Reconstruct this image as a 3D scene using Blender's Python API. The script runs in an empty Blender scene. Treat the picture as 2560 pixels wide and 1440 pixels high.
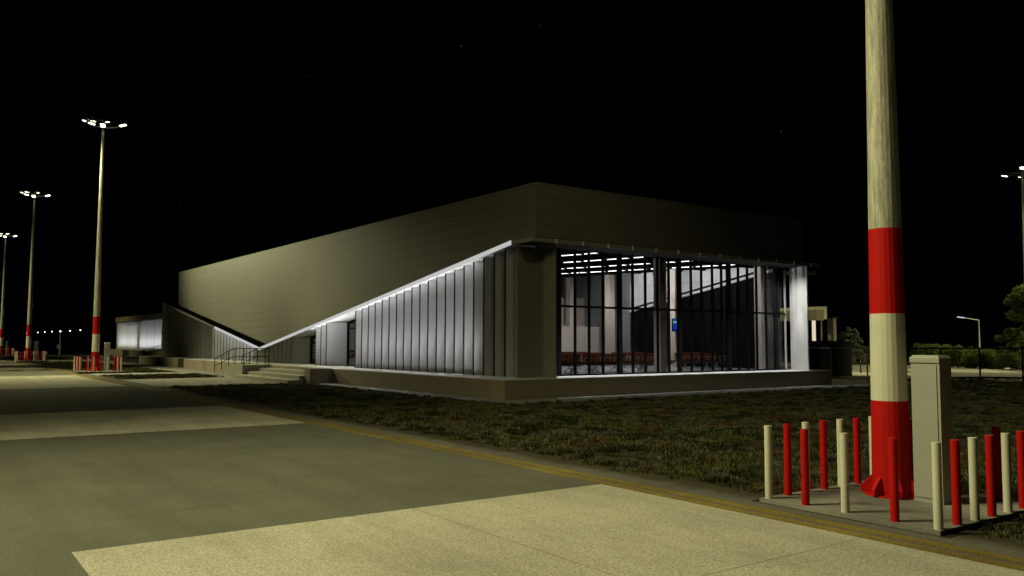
import bpy, math, random
import numpy as np
from mathutils import Vector, Matrix
R = math.radians
random.seed(7); rng = np.random.default_rng(7)
sc = bpy.context.scene
COL = sc.collection

# ------------------------------------------------------------------ materials
def newmat(name):
    m = bpy.data.materials.new(name); m.use_nodes = True
    nt = m.node_tree; nt.nodes.clear()
    return m, nt, nt.nodes, nt.links
def N(ns, t, **k):
    n = ns.new(t)
    for a, v in k.items(): setattr(n, a, v)
    return n
def ramp(ns, ln, src, stops):
    r = N(ns, 'ShaderNodeValToRGB'); e = r.color_ramp.elements
    while len(e) < len(stops): e.new(0.5)
    for i, (p, c) in enumerate(stops):
        e[i].position = p; e[i].color = (c[0], c[1], c[2], 1)
    ln.new(src, r.inputs[0]); return r.outputs[0]
def mul(ns, ln, a, b, fac=1.0, mode='MULTIPLY'):
    m = N(ns, 'ShaderNodeMix', data_type='RGBA', blend_type=mode)
    m.inputs[0].default_value = fac
    for s, i in ((a, 6), (b, 7)):
        if hasattr(s, 'links'): ln.new(s, m.inputs[i])
        else: m.inputs[i].default_value = (s[0], s[1], s[2], 1)
    return m.outputs[2]
def noise(ns, ln, vec, scale, detail=3, rough=.55, dist=0):
    n = N(ns, 'ShaderNodeTexNoise'); n.inputs['Scale'].default_value = scale
    n.inputs['Detail'].default_value = detail; n.inputs['Roughness'].default_value = rough
    n.inputs['Distortion'].default_value = dist
    ln.new(vec, n.inputs['Vector']); return n.outputs['Fac']
def mapping(ns, ln, vec, s=(1, 1, 1)):
    m = N(ns, 'ShaderNodeMapping'); m.inputs['Scale'].default_value = s
    ln.new(vec, m.inputs[0]); return m.outputs[0]
def plain(name, col, rough=.6, var=.12, scale=3., metal=0., fine=0., fscale=60., bump=0., stretch=(1, 1, 1), spec=.5):
    """painted / cast surface: base colour with soft wear mottling and optional grain"""
    m, nt, ns, ln = newmat(name)
    tc = N(ns, 'ShaderNodeTexCoord'); v = mapping(ns, ln, tc.outputs['Object'], stretch)
    f = noise(ns, ln, v, scale, 4)
    lo = [c * (1 - var) for c in col]; hi = [min(1, c * (1 + var)) for c in col]
    c = ramp(ns, ln, f, [(.3, lo), (.7, hi)])
    b = N(ns, 'ShaderNodeBsdfPrincipled')
    if fine:
        g = noise(ns, ln, v, fscale, 2, .7)
        c = mul(ns, ln, c, ramp(ns, ln, g, [(.3, [1 - fine] * 3), (.7, [1 + fine * .0] * 3)]))
    if bump:
        bp = N(ns, 'ShaderNodeBump'); bp.inputs['Strength'].default_value = bump; bp.inputs['Distance'].default_value = .02
        ln.new(noise(ns, ln, v, fscale, 3), bp.inputs['Height']); ln.new(bp.outputs[0], b.inputs['Normal'])
    ln.new(c, b.inputs['Base Color']); b.inputs['Roughness'].default_value = rough
    b.inputs['Metallic'].default_value = metal; b.inputs['Specular IOR Level'].default_value = spec
    o = N(ns, 'ShaderNodeOutputMaterial'); ln.new(b.outputs[0], o.inputs[0]); return m
def emit(name, col, s):
    m, nt, ns, ln = newmat(name)
    e = N(ns, 'ShaderNodeEmission'); e.inputs[0].default_value = (*col, 1); e.inputs[1].default_value = s
    o = N(ns, 'ShaderNodeOutputMaterial'); ln.new(e.outputs[0], o.inputs[0]); return m
def glassmat(name, tint=(1, 1, 1), refl=.06):
    m, nt, ns, ln = newmat(name)
    t = N(ns, 'ShaderNodeBsdfTransparent'); t.inputs[0].default_value = (*tint, 1)
    g = N(ns, 'ShaderNodeBsdfGlossy'); g.inputs['Roughness'].default_value = .02
    x = N(ns, 'ShaderNodeMixShader'); x.inputs[0].default_value = refl
    ln.new(t.outputs[0], x.inputs[1]); ln.new(g.outputs[0], x.inputs[2])
    o = N(ns, 'ShaderNodeOutputMaterial'); ln.new(x.outputs[0], o.inputs[0]); return m
def paving(name, col, grain, joints=None, blot=.18, cracks=False, edge=None):
    """airport pavement: aggregate grain, stains, tyre-smeared blotches, slab joints"""
    m, nt, ns, ln = newmat(name)
    tc = N(ns, 'ShaderNodeTexCoord'); v = tc.outputs['Object']
    g1 = noise(ns, ln, v, 36, 3, .8); g2 = noise(ns, ln, v, 90, 2, .8)
    c = ramp(ns, ln, g1, [(.25, [x * (1 - grain) for x in col]), (.5, col), (.78, [min(1, x * (1 + grain * .8)) for x in col])])
    c = mul(ns, ln, c, ramp(ns, ln, g2, [(.32, [1 - grain * .9] * 3), (.6, [1.0] * 3)]))
    big = noise(ns, ln, v, .55, 5, .6, .4)
    c = mul(ns, ln, c, ramp(ns, ln, big, [(.28, [1 - blot * 1.5, 1 - blot * 1.5, 1 - blot * 1.3]), (.62, [1, 1, 1])]))
    st = noise(ns, ln, mapping(ns, ln, v, (1.6, .22, 1)), 1.1, 4, .65)
    c = mul(ns, ln, c, ramp(ns, ln, st, [(.36, [1 - blot, 1 - blot, 1 - blot * 1.15]), (.6, [1, 1, 1])]))
    if joints:
        br = N(ns, 'ShaderNodeTexBrick'); br.offset = 0
        br.inputs['Color1'].default_value = (1, 1, 1, 1); br.inputs['Color2'].default_value = (.95, .95, .94, 1)
        br.inputs['Mortar'].default_value = (.62, .6, .56, 1); br.inputs['Scale'].default_value = 1
        br.inputs['Mortar Size'].default_value = .012; br.inputs['Brick Width'].default_value = joints; br.inputs['Row Height'].default_value = joints
        br.inputs['Mortar Smooth'].default_value = .4
        ln.new(v, br.inputs['Vector']); c = mul(ns, ln, c, br.outputs['Color'])
    if cracks:
        vo = N(ns, 'ShaderNodeTexVoronoi', feature='DISTANCE_TO_EDGE'); vo.inputs['Scale'].default_value = .16
        nz = N(ns, 'ShaderNodeTexNoise'); nz.inputs['Scale'].default_value = .8; ln.new(v, nz.inputs['Vector'])
        ad = N(ns, 'ShaderNodeVectorMath', operation='ADD'); ln.new(v, ad.inputs[0]); ln.new(nz.outputs['Color'], ad.inputs[1])
        ln.new(ad.outputs[0], vo.inputs['Vector'])
        c = mul(ns, ln, c, ramp(ns, ln, vo.outputs['Distance'], [(.002, [.9] * 3), (.008, [1] * 3)]))
    if edge:   # soil and moss creeping over the outer edge of the strip
        sx = N(ns, 'ShaderNodeSeparateXYZ'); ln.new(v, sx.inputs[0])
        en = noise(ns, ln, v, 2.2, 5, .7)
        a1 = N(ns, 'ShaderNodeMath', operation='MULTIPLY_ADD'); ln.new(en, a1.inputs[0]); a1.inputs[1].default_value = .75; ln.new(sx.outputs[0], a1.inputs[2])
        mr = N(ns, 'ShaderNodeMapRange', interpolation_type='SMOOTHSTEP'); ln.new(a1.outputs[0], mr.inputs[0])
        mr.inputs[1].default_value = edge[0]; mr.inputs[2].default_value = edge[1]
        mx = N(ns, 'ShaderNodeMix', data_type='RGBA'); ln.new(mr.outputs[0], mx.inputs[0]); ln.new(c, mx.inputs[6])
        ln.new(mul(ns, ln, (.055, .047, .025), ramp(ns, ln, g2, [(.3, [.5] * 3), (.7, [1.2] * 3)])), mx.inputs[7]); c = mx.outputs[2]
    b = N(ns, 'ShaderNodeBsdfPrincipled'); b.inputs['Roughness'].default_value = .9; b.inputs['Specular IOR Level'].default_value = .2
    bp = N(ns, 'ShaderNodeBump'); bp.inputs['Strength'].default_value = .25; bp.inputs['Distance'].default_value = .008
    ln.new(g1, bp.inputs['Height']); ln.new(bp.outputs[0], b.inputs['Normal'])
    ln.new(c, b.inputs['Base Color'])
    o = N(ns, 'ShaderNodeOutputMaterial'); ln.new(b.outputs[0], o.inputs[0]); return m
def cladding(name, col, pitch=.492, zoff=.03):
    """flush metal cassettes: dark horizontal joints every half metre, faint vertical butt seams"""
    m, nt, ns, ln = newmat(name)
    tc = N(ns, 'ShaderNodeTexCoord'); sp = N(ns, 'ShaderNodeSeparateXYZ'); ln.new(tc.outputs['Object'], sp.inputs[0])
    a = N(ns, 'ShaderNodeMath', operation='ADD'); ln.new(sp.outputs[2], a.inputs[0]); a.inputs[1].default_value = zoff
    mo = N(ns, 'ShaderNodeMath', operation='MODULO'); ln.new(a.outputs[0], mo.inputs[0]); mo.inputs[1].default_value = pitch
    lt = N(ns, 'ShaderNodeMath', operation='LESS_THAN'); ln.new(mo.outputs[0], lt.inputs[0]); lt.inputs[1].default_value = .014
    s = N(ns, 'ShaderNodeMath', operation='ADD'); ln.new(sp.outputs[0], s.inputs[0]); ln.new(sp.outputs[1], s.inputs[1])
    mo2 = N(ns, 'ShaderNodeMath', operation='MODULO'); ln.new(s.outputs[0], mo2.inputs[0]); mo2.inputs[1].default_value = 2.6
    lt2 = N(ns, 'ShaderNodeMath', operation='LESS_THAN'); ln.new(mo2.outputs[0], lt2.inputs[0]); lt2.inputs[1].default_value = .012
    c = ramp(ns, ln, noise(ns, ln, mapping(ns, ln, tc.outputs['Object'], (1, 1, .4)), .9, 4), [(.3, [x * .94 for x in col]), (.7, [x * 1.05 for x in col])])
    c = mul(ns, ln, c, ramp(ns, ln, noise(ns, ln, mapping(ns, ln, tc.outputs['Object'], (6, 6, .5)), 3, 3), [(.35, [.95] * 3), (.65, [1.02] * 3)]))
    c = mul(ns, ln, c, ramp(ns, ln, lt.outputs[0], [(0, [1] * 3), (1, [.22] * 3)]))
    c = mul(ns, ln, c, ramp(ns, ln, lt2.outputs[0], [(0, [1] * 3), (1, [.86] * 3)]))
    b = N(ns, 'ShaderNodeBsdfPrincipled'); ln.new(c, b.inputs['Base Color']); b.inputs['Roughness'].default_value = .55
    b.inputs['Specular IOR Level'].default_value = .25
    o = N(ns, 'ShaderNodeOutputMaterial'); ln.new(b.outputs[0], o.inputs[0]); return m
def panelled(name, col, w, h, line=.6, rough=.6):
    m, nt, ns, ln = newmat(name)
    tc = N(ns, 'ShaderNodeTexCoord'); sp = N(ns, 'ShaderNodeSeparateXYZ'); ln.new(tc.outputs['Object'], sp.inputs[0])
    s = N(ns, 'ShaderNodeMath', operation='ADD'); ln.new(sp.outputs[0], s.inputs[0]); ln.new(sp.outputs[1], s.inputs[1])
    cb = N(ns, 'ShaderNodeCombineXYZ'); ln.new(s.outputs[0], cb.inputs[0]); ln.new(sp.outputs[2], cb.inputs[1])
    br = N(ns, 'ShaderNodeTexBrick'); br.offset = 0
    br.inputs['Color1'].default_value = (*col, 1); br.inputs['Color2'].default_value = (*[c * .93 for c in col], 1)
    br.inputs['Mortar'].default_value = (*[c * line for c in col], 1); br.inputs['Scale'].default_value = 1
    br.inputs['Mortar Size'].default_value = .01; br.inputs['Brick Width'].default_value = w; br.inputs['Row Height'].default_value = h
    ln.new(cb.outputs[0], br.inputs['Vector'])
    c = mul(ns, ln, br.outputs['Color'], ramp(ns, ln, noise(ns, ln, tc.outputs['Object'], 4, 5, .7), [(.3, [.9] * 3), (.7, [1] * 3)]))
    b = N(ns, 'ShaderNodeBsdfPrincipled'); ln.new(c, b.inputs['Base Color']); b.inputs['Roughness'].default_value = rough
    o = N(ns, 'ShaderNodeOutputMaterial'); ln.new(b.outputs[0], o.inputs[0]); return m
def ribbed(name):
    m, nt, ns, ln = newmat(name)
    tc = N(ns, 'ShaderNodeTexCoord')
    f = noise(ns, ln, mapping(ns, ln, tc.outputs['Object'], (0, .8, .012)), 1.6, 3, .7)
    b = N(ns, 'ShaderNodeBsdfPrincipled'); b.inputs['Roughness'].default_value = .7
    ln.new(ramp(ns, ln, f, [(.36, (.3, .3, .31)), (.44, (.62, .62, .63)), (.5, (.45, .45, .46)), (.6, (.66, .66, .66))]), b.inputs['Base Color'])
    o = N(ns, 'ShaderNodeOutputMaterial'); ln.new(b.outputs[0], o.inputs[0]); return m
def leafmat(name, col, trans=.25):
    m, nt, ns, ln = newmat(name)
    oi = N(ns, 'ShaderNodeTexCoord')
    c = ramp(ns, ln, noise(ns, ln, oi.outputs['Object'], 5, 3), [(.3, [x * .6 for x in col]), (.7, [x * 1.35 for x in col])])
    d = N(ns, 'ShaderNodeBsdfDiffuse'); t = N(ns, 'ShaderNodeBsdfTranslucent')
    ln.new(c, d.inputs[0]); ln.new(c, t.inputs[0])
    x = N(ns, 'ShaderNodeMixShader'); x.inputs[0].default_value = trans
    ln.new(d.outputs[0], x.inputs[1]); ln.new(t.outputs[0], x.inputs[2])
    o = N(ns, 'ShaderNodeOutputMaterial'); ln.new(x.outputs[0], o.inputs[0]); return m

M = {}
M['concrete'] = paving('apron concrete', (.55, .52, .425), .62, 5.0, .16)
M['asphalt'] = paving('apron asphalt', (.15, .147, .118), .55, None, .14, True)
M['shoulder'] = paving('shoulder asphalt', (.165, .16, .138), .55, None, .2, False, (9.08, 9.42))
M['path'] = paving('path concrete', (.36, .34, .30), .25, 2.4, .2)
M['walk'] = paving('kerb concrete', (.30, .30, .29), .2, 1.5, .2)
M['road'] = paving('road surface', (.34, .32, .26), .3, None, .15)
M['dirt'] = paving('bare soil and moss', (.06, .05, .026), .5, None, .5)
M['farland'] = paving('far grassland', (.05, .055, .03), .5, None, .4)
M['yellow'] = paving('yellow line paint', (.30, .215, .055), .6, None, .3)
M['blackpaint'] = paving('black marking paint', (.03, .03, .028), .4, None, .2)
M['pad'] = paving('pad concrete', (.30, .29, .26), .35, None, .35)
M['olive'] = cladding('olive metal cladding', (.235, .222, .185))
M['oliveflat'] = plain('olive painted sheet', (.2, .19, .15), .5, .06)
M['fascia'] = plain('fascia sheet', (.32, .305, .25), .5, .08)
M['roofdark'] = plain('dark roof membrane', (.008, .008, .008), 1., .2, spec=0)
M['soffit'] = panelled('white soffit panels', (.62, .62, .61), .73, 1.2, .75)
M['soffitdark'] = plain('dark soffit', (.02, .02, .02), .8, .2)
M['fin'] = plain('fin paint', (.36, .36, .355), .5, .05, 1.5, stretch=(1, 1, .5))
M['finedge'] = plain('dark fin edge', (.012, .012, .011), .8, .1, spec=.1)  # near-black end face of each fin
M['wallgrey'] = plain('wall behind fins', (.12, .12, .118), .7, .1)
M['plinth'] = plain('plinth render', (.29, .24, .165), .8, .1, 2., fine=.2, fscale=25)
M['plinthtop'] = panelled('plinth top slabs', (.58, .58, .57), 1.2, 1.2, .8)
M['step'] = plain('step concrete', (.42, .41, .35), .85, .18, 4, fine=.25, fscale=40)
M['black'] = plain('black frame metal', (.007, .007, .007), .8, .2, spec=.1)
M['blackgrey'] = plain('dark grey frame metal', (.012, .012, .0125), .8, .2, spec=.1)
M['rail'] = plain('dark rail metal', (.014, .014, .014), .95, .2, spec=.05)
M['galv'] = plain('galvanised metal', (.34, .34, .34), .5, .15, 6)
M['white'] = plain('white paint', (.78, .77, .72), .5, .04)
M['whitepole'] = plain('white pole paint', (.62, .60, .50), .55, .05, 2)
M['redpole'] = plain('red pole paint', (.46, .006, .004), .6, .06, 2, spec=.15)
M['polecon'] = plain('galvanised streaked pole', (.48, .46, .37), .7, .42, 2.6, stretch=(6, 6, .75), fine=.45, fscale=16)
M['cabinet'] = plain('cabinet enamel', (.335, .335, .30), .5, .05, 2)
M['cabinetdark'] = plain('cabinet seam', (.1, .1, .08), .6, .1)
M['lamp'] = emit('floodlight face', (1, .96, .66), 9)
M['lamphouse'] = plain('lamp housing', (.05, .05, .05), .5, .1)
M['led'] = emit('white light line', (1, .99, .97), 4.5)
M['edgeglow'] = emit('white eave edge with added glow', (1, .99, .97), .52)  # no lamp: light falling on the eave edge, put in as emission
M['edgeshade'] = plain('eave edge with shade in colour', (.10, .10, .097), .5, .1)  # same edge past the glow, its shade put into the colour
M['farlamp'] = emit('far lamp bulb', (.92, .96, 1), 5)
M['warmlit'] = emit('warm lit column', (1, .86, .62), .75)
M['glass'] = glassmat('clear glazing', (.9, .92, .92), .05)
M['glassblue'] = plain('blue grey glass screen', (.10, .125, .15), .2, .1)
M['ceiling'] = plain('black ceiling', (.012, .012, .012), .95, .1, spec=0)
M['beige'] = plain('beige plaster', (.42, .36, .325), .7, .05, 1.2)
M['column'] = plain('beige column paint', (.58, .49, .435), .7, .05, 1.2)
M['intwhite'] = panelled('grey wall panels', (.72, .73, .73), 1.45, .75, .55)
M['intshade'] = panelled('wall panels with shade in colour', (.24, .25, .255), 1.0, .75, .55)  # same wall as the bright panels; weaker light there put into colour
M['intdark'] = plain('dark interior fins', (.006, .006, .006), .95, .2, spec=.05)
M['intfin'] = plain('dark grey interior fin edge', (.015, .015, .015), .95, .1, spec=.05)
M['intfloor'] = plain('terminal floor', (.28, .28, .285), .35, .15, 1.5)
M['seat'] = plain('orange brown leather', (.105, .026, .004), .6, .18, 6, spec=.2)
M['chrome'] = plain('satin chrome', (.55, .55, .56), .3, .1, metal=.8)
M['seatframe'] = plain('seat beam', (.12, .12, .125), .4, .1, metal=.4)
M['scrblue'] = emit('screen blue', (.0, .015, .42), .8)
M['scrmid'] = emit('screen lighter blue', (.01, .1, .55), .8)
M['scrgreen'] = emit('screen green band', (.05, .5, .25), .8)
M['scrpale'] = emit('screen pale band', (.55, .85, .6), .8)
M['annexwall'] = ribbed('white ribbed wall')
M['annexfascia'] = plain('tan fascia', (.30, .245, .165), .6, .06)
M['palegreen'] = panelled('pale green panels', (.52, .52, .36), 1.4, .6, .8)
M['brownpanel'] = plain('brown panel', (.2, .165, .11), .6, .08)
M['pillar'] = plain('grey pillar', (.16, .15, .11), .7, .1)
M['bark'] = plain('bark', (.05, .035, .025), .9, .4, 8)
M['leaf'] = leafmat('broad leaves', (.08, .10, .032), .35)
M['leafhedge'] = leafmat('hedge leaves', (.085, .11, .03), .35)
M['needle'] = leafmat('grey green needles', (.07, .08, .05), .3)
M['carpaint'] = plain('dark grey car paint', (.045, .05, .06), .25, .05)
M['carpaint2'] = plain('pale blue car paint', (.3, .36, .42), .25, .05)
M['carpaint3'] = plain('black car paint', (.012, .012, .013), .3, .05)
M['carglass'] = plain('car glass', (.05, .06, .07), .08, .1)
M['tyre'] = plain('tyre rubber', (.02, .02, .02), .8, .1)
M['rim'] = plain('alloy rim', (.55, .55, .56), .35, .1, metal=.5)
M['headlight'] = plain('headlight glass', (.6, .6, .6), .15, .05)
M['slat'] = plain('blind slats', (.45, .44, .42), .6, .05)

# ------------------------------------------------------------------ mesh helpers
class MB:
    def __init__(s): s.v = []; s.f = []; s.m = []
    def add(s, verts, faces, mi=0):
        o = len(s.v); s.v += [tuple(x) for x in verts]
        s.f += [tuple(i + o for i in f) for f in faces]; s.m += [mi] * len(faces); return s
    def box(s, x0, x1, y0, y1, z0, z1, mi=0):
        v = [(x, y, z) for z in (z0, z1) for y in (y0, y1) for x in (x0, x1)]
        return s.add(v, [(0, 2, 3, 1), (4, 5, 7, 6), (0, 1, 5, 4), (2, 6, 7, 3), (0, 4, 6, 2), (1, 3, 7, 5)], mi)
    def prism(s, poly, axis, a, b, mi=0):
        """poly: 2-D outline in the plane normal to axis, extruded from a to b"""
        def P(p, t): return {'x': (t, p[0], p[1]), 'y': (p[0], t, p[1]), 'z': (p[0], p[1], t)}[axis]
        n = len(poly); v = [P(p, a) for p in poly] + [P(p, b) for p in poly]
        return s.add(v, [tuple(range(n)), tuple(range(2 * n - 1, n - 1, -1))] + [(i, i + n, (i + 1) % n + n, (i + 1) % n) for i in range(n)], mi)
    def bar(s, p, q, w, h=None, mi=0, up=(0, 0, 1)):
        """square bar from p to q"""
        h = h or w; p = Vector(p); q = Vector(q); d = (q - p).normalized(); u = Vector(up)
        if abs(d.dot(u)) > .99: u = Vector((1, 0, 0))
        a = d.cross(u).normalized() * w / 2; b = a.cross(d).normalized() * h / 2
        v = [t + i * a + j * b for t in (p, q) for i, j in ((-1, -1), (1, -1), (1, 1), (-1, 1))]
        return s.add(v, [(0, 1, 2, 3), (7, 6, 5, 4), (0, 4, 5, 1), (1, 5, 6, 2), (2, 6, 7, 3), (3, 7, 4, 0)], mi)
    def tube(s, p, q, r0, r1=None, n=12, mi=0, caps=True):
        r1 = r0 if r1 is None else r1; p = Vector(p); q = Vector(q); d = (q - p).normalized()
        u = Vector((1, 0, 0)) if abs(d.z) > .9 else Vector((0, 0, 1))
        a = d.cross(u).normalized(); b = d.cross(a)
        v = [t + r * (math.cos(2 * math.pi * i / n) * a + math.sin(2 * math.pi * i / n) * b) for t, r in ((p, r0), (q, r1)) for i in range(n)]
        f = [(i, i + n, (i + 1) % n + n, (i + 1) % n) for i in range(n)]
        if caps: f += [tuple(range(n)), tuple(range(2 * n - 1, n - 1, -1))]
        return s.add(v, f, mi)
    def build(s, name, mats, parent=None, loc=None, smooth=False, fix=True):
        me = bpy.data.meshes.new(name); me.from_pydata(s.v, [], s.f)
        if not isinstance(mats, (list, tuple)): mats = [mats]
        for m in mats: me.materials.append(m)
        me.polygons.foreach_set('material_index', s.m)
        if smooth: me.polygons.foreach_set('use_smooth', [True] * len(s.f))
        me.validate(); me.update()
        if fix:
            import bmesh
            bm = bmesh.new(); bm.from_mesh(me); bmesh.ops.recalc_face_normals(bm, faces=bm.faces); bm.to_mesh(me); bm.free()
        o = bpy.data.objects.new(name, me); COL.objects.link(o)
        if parent: o.parent = parent
        if loc: o.location = loc
        return o
def tag(o, label=None, cat=None, group=None, kind=None):
    if label: o['label'] = label
    if cat: o['category'] = cat
    if group: o['group'] = group
    if kind: o['kind'] = kind
    return o
def thing(name, label, cat, loc=(0, 0, 0), group=None, rz=0):
    o = bpy.data.objects.new(name, None); COL.objects.link(o); o.location = loc; o.rotation_euler = (0, 0, rz)
    o.empty_display_size = .3
    return tag(o, label, cat, group)
def dup(root, loc, label, rz=None):
    r = root.copy(); COL.objects.link(r); r.location = loc; r['label'] = label
    if rz is not None: r.rotation_euler = (0, 0, rz)
    for ch in root.children:
        c = ch.copy(); COL.objects.link(c); c.parent = r
        for g in ch.children:
            d = g.copy(); COL.objects.link(d); d.parent = c
    return r
def S(name, mb, mat): return tag(mb.build(name, mat), kind='structure')

# ------------------------------------------------------------------ ground
S('ground', MB().box(-400, 500, -150, 600, -.5, -.012), M['farland'])
S('apron', MB().box(-60, 8.50, -40, 400, -.4, 0), M['asphalt'])
slabs = MB()
for y0, y1 in ((-30, 9.0), (19.85, 26.66), (40.6, 55.4), (68.5, 84), (97, 120), (134, 220)):
    slabs.box(1.33 if y1 < 30 else -20, 8.02, y0, y1, -.1, .004)
S('apron_concrete', slabs, M['concrete'])
S('shoulder', MB().box(8.50, 9.3, -40, 400, -.3, -.004), M['shoulder'])
ln_ = MB(); ln_.box(8.035, 8.19, -40, 400, -.1, .008); ln_.box(8.30, 8.46, -40, 400, -.1, .008)
S('yellow_edge_lines', ln_, M['yellow'])
mk = MB(); mk.box(-20, 8.0, 65.0, 66.9, -.1, .006)
S('black_marking', mk, M['blackpaint'])
mk = MB()
for i in range(6): mk.box(7.35 - i * 1.9 - 1.0, 7.35 - i * 1.9, 65.25, 66.6, -.1, .011)
S('yellow_marking', mk, M['yellow'])
S('soil', MB().box(9.3, 60, -40, 300, -.4, -.008), M['dirt'])
w = MB()
w.box(9.02, 14.7, 39.3, 47.6, -.2, .004); w.box(9.02, 14.5, 54.2, 57.0, -.2, .004)
w.box(9.02, 14.5, 74.5, 78.5, -.2, .004); w.box(9.02, 15.5, 93, 100, -.2, .004)
w.box(14.5, 16.9, 47.6, 105, -.2, .005)
S('path', w, M['path'])
S('pad_edge_strip', MB().box(8.76, 9.3, 4.5, 7.0, -.1, .001), M['dirt'])  # dark ground strip along the apron side of the pad
w = MB(); w.box(15.5, 16.80, 22.1, 39.3, -.2, .006); w.box(16.80, 41.5, 22.1, 23.85, -.2, .006); w.box(35.9, 41.5, 23.85, 29.5, -.2, .006)
S('kerb_walk', w, M['walk'])
S('car_park_road', MB().box(47, 140, 5, 37.5, -.2, .006).box(60, 140, 37.5, 80, -.2, .006), M['road'])

# ------------------------------------------------------------------ terminal building
T = thing('terminal_building', 'long terminal with olive V cut upper volume, lit white fins and a glass front', 'building', (16.79, 23.8, 0))
def tp(name, mb, mat, **k):
    """part of the terminal, given in world coordinates"""
    mb.v = [(x - 16.79, y - 23.8, z) for x, y, z in mb.v]
    return mb.build(name, mat, T, **k)
PH = .694; VY = 52.78; SLOPE = .1515
def zs(y): return 1.626 + SLOPE * abs(y - VY)      # top of the folded eave slab
# plinth
mb = MB(); mb.box(16.79, 35.9, 23.80, 65.6, -.1, PH - .03); mb.box(18.0, 35.9, 65.6, 67.5, -.1, PH - .03); mb.box(16.82, 35.9, 67.5, 80.8, -.1, PH - .03)
tp('plinth', mb, M['plinth'])
mb = MB(); mb.box(16.79, 35.9, 23.80, 65.6, PH - .03, PH); mb.box(18.0, 35.9, 65.6, 67.5, PH - .03, PH); mb.box(16.82, 35.9, 67.5, 80.8, PH - .03, PH)
tp('plinth_top', mb, M['plinthtop'])
# upper olive volume (shell: side faces + roof)
YN, YF, XL, XR, ZT = 24.40, 74.9, 18.6, 34.53, 7.92
poly = [(YN, 5.88), (25.9, 5.88), (VY, 1.83), (YF, zs(YF) + .13), (YF, ZT), (YN, ZT)]
mb = MB(); mb.prism(poly, 'x', XL, XL + .12)
mb.box(XL + .12, XR, YN, YN + .12, 5.88, ZT)
mb.box(XL + .12, XR, YF - .12, YF, zs(YF), ZT)
mb.prism(poly, 'x', XR, XR + .12)
tp('upper_volume', mb, M['olive'])
mb = MB(); mb.box(XL + .08, XR, YN + .06, YN + .1, 5.76, 5.95); mb.prism([(YN + .1, 5.76), (25.28, 5.76), (VY, 1.63), (YF - .13, zs(YF)), (YF - .13, zs(YF) + .5), (VY, 2.3), (25.28, 6.3), (YN + .1, 6.3)], 'x', XL + .121, XL + .16)
tp('recess_strip', mb, M['roofdark'])
tp('roof', MB().box(XL + .12, XR, YN + .12, YF - .12, ZT - .2, ZT - .05), M['roofdark'])
# folded eave slab, left side: dark top sheet, white soffit, front edge with added glow
def slab(mb, y0, y1, x0, x1, t0, t1):
    ys = sorted({y0, y1} | ({VY} if y0 < VY < y1 else set()))
    for a, b in zip(ys, ys[1:]):
        v = [(x, y, zs(y) - t) for x in (x0, x1) for y in (a, b) for t in (t1, t0)]
        mb.add(v, [(0, 1, 3, 2), (4, 6, 7, 5), (0, 4, 5, 1), (2, 3, 7, 6), (0, 2, 6, 4), (1, 5, 7, 3)])
    return mb
tp('eave_slab', slab(MB(), 25.28, 77.2, 18.14, 19.6, 0, .12), M['roofdark'])
tp('eave_soffit', slab(MB(), 25.28, 77.2, 18.14, 19.3, .122, .152), M['soffit'])
tp('eave_edge_glow', slab(MB(), 25.28, 62.5, 18.09, 18.138, -.002, .155), M['edgeglow'])
tp('eave_edge', slab(MB(), 62.5, 77.2, 18.09, 18.138, -.002, .155), M['edgeshade'])
tp('eave_end_cap', MB().box(18.05, 19.4, 77.2, 77.35, zs(77.2) - .17, zs(77.2) + .03), M['fascia'])
# flat canopy round the corner and over the glass front
tp('canopy_fascia', MB().box(18.1, 18.15, 23.99, 25.27, 5.64, 5.79).box(18.1, 35.5, 23.94, 23.99, 5.64, 5.79), M['fascia'])
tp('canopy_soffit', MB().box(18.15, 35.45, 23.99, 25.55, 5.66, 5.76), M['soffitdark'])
for i in range(13):
    tp('fascia_bracket', MB().box(19.14 + 1.288 * i, 19.195 + 1.288 * i, 23.88, 23.94, 5.625, 5.79), M['white'])
# fins: flat topped louvres turned 45 degrees
def fin(y, ztop, wd=.80, x=18.28, name='fin', mat=None):
    c = math.sqrt(.5); L = wd
    pts = [(x, y), (x + c * L, y - c * L), (x + c * L, y - c * L + .12), (x, y + .12)]
    mb = MB(); mb.prism(pts, 'z', PH + .002, ztop); mb.m[5] = 1
    return tp(name, mb, [mat or M['fin'], M['finedge']])
def finrow(ks):
    for k in ks:
        y = 25.85 + .727 * k; fin(y, zs(y) - .158)
finrow(range(0, 19)); finrow((24, 25)); finrow(range(31, 37))
finrow(range(38, 53)); finrow(range(57, 67)); finrow(range(70, 74))
for y in (42.55, 47.64, 66.6, 76.0): fin(y, zs(y) - .158, 1.12, name='door_panel')
# wall behind the fins, with door bays left open
for a, b in ((25.3, 38.9), (42.4, 44.1), (47.5, 63.6), (66.4, 73.9), (75.6, 79.0)):
    mb = MB(); ys = sorted({a, b} | ({VY} if a < VY < b else set()))
    for p, q in zip(ys, ys[1:]):
        mb.prism([(p, PH), (q, PH), (q, zs(q) - .156), (p, zs(p) - .156)], 'x', 19.36, 19.5)
    tp('wall', mb, M['wallgrey'])
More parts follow.
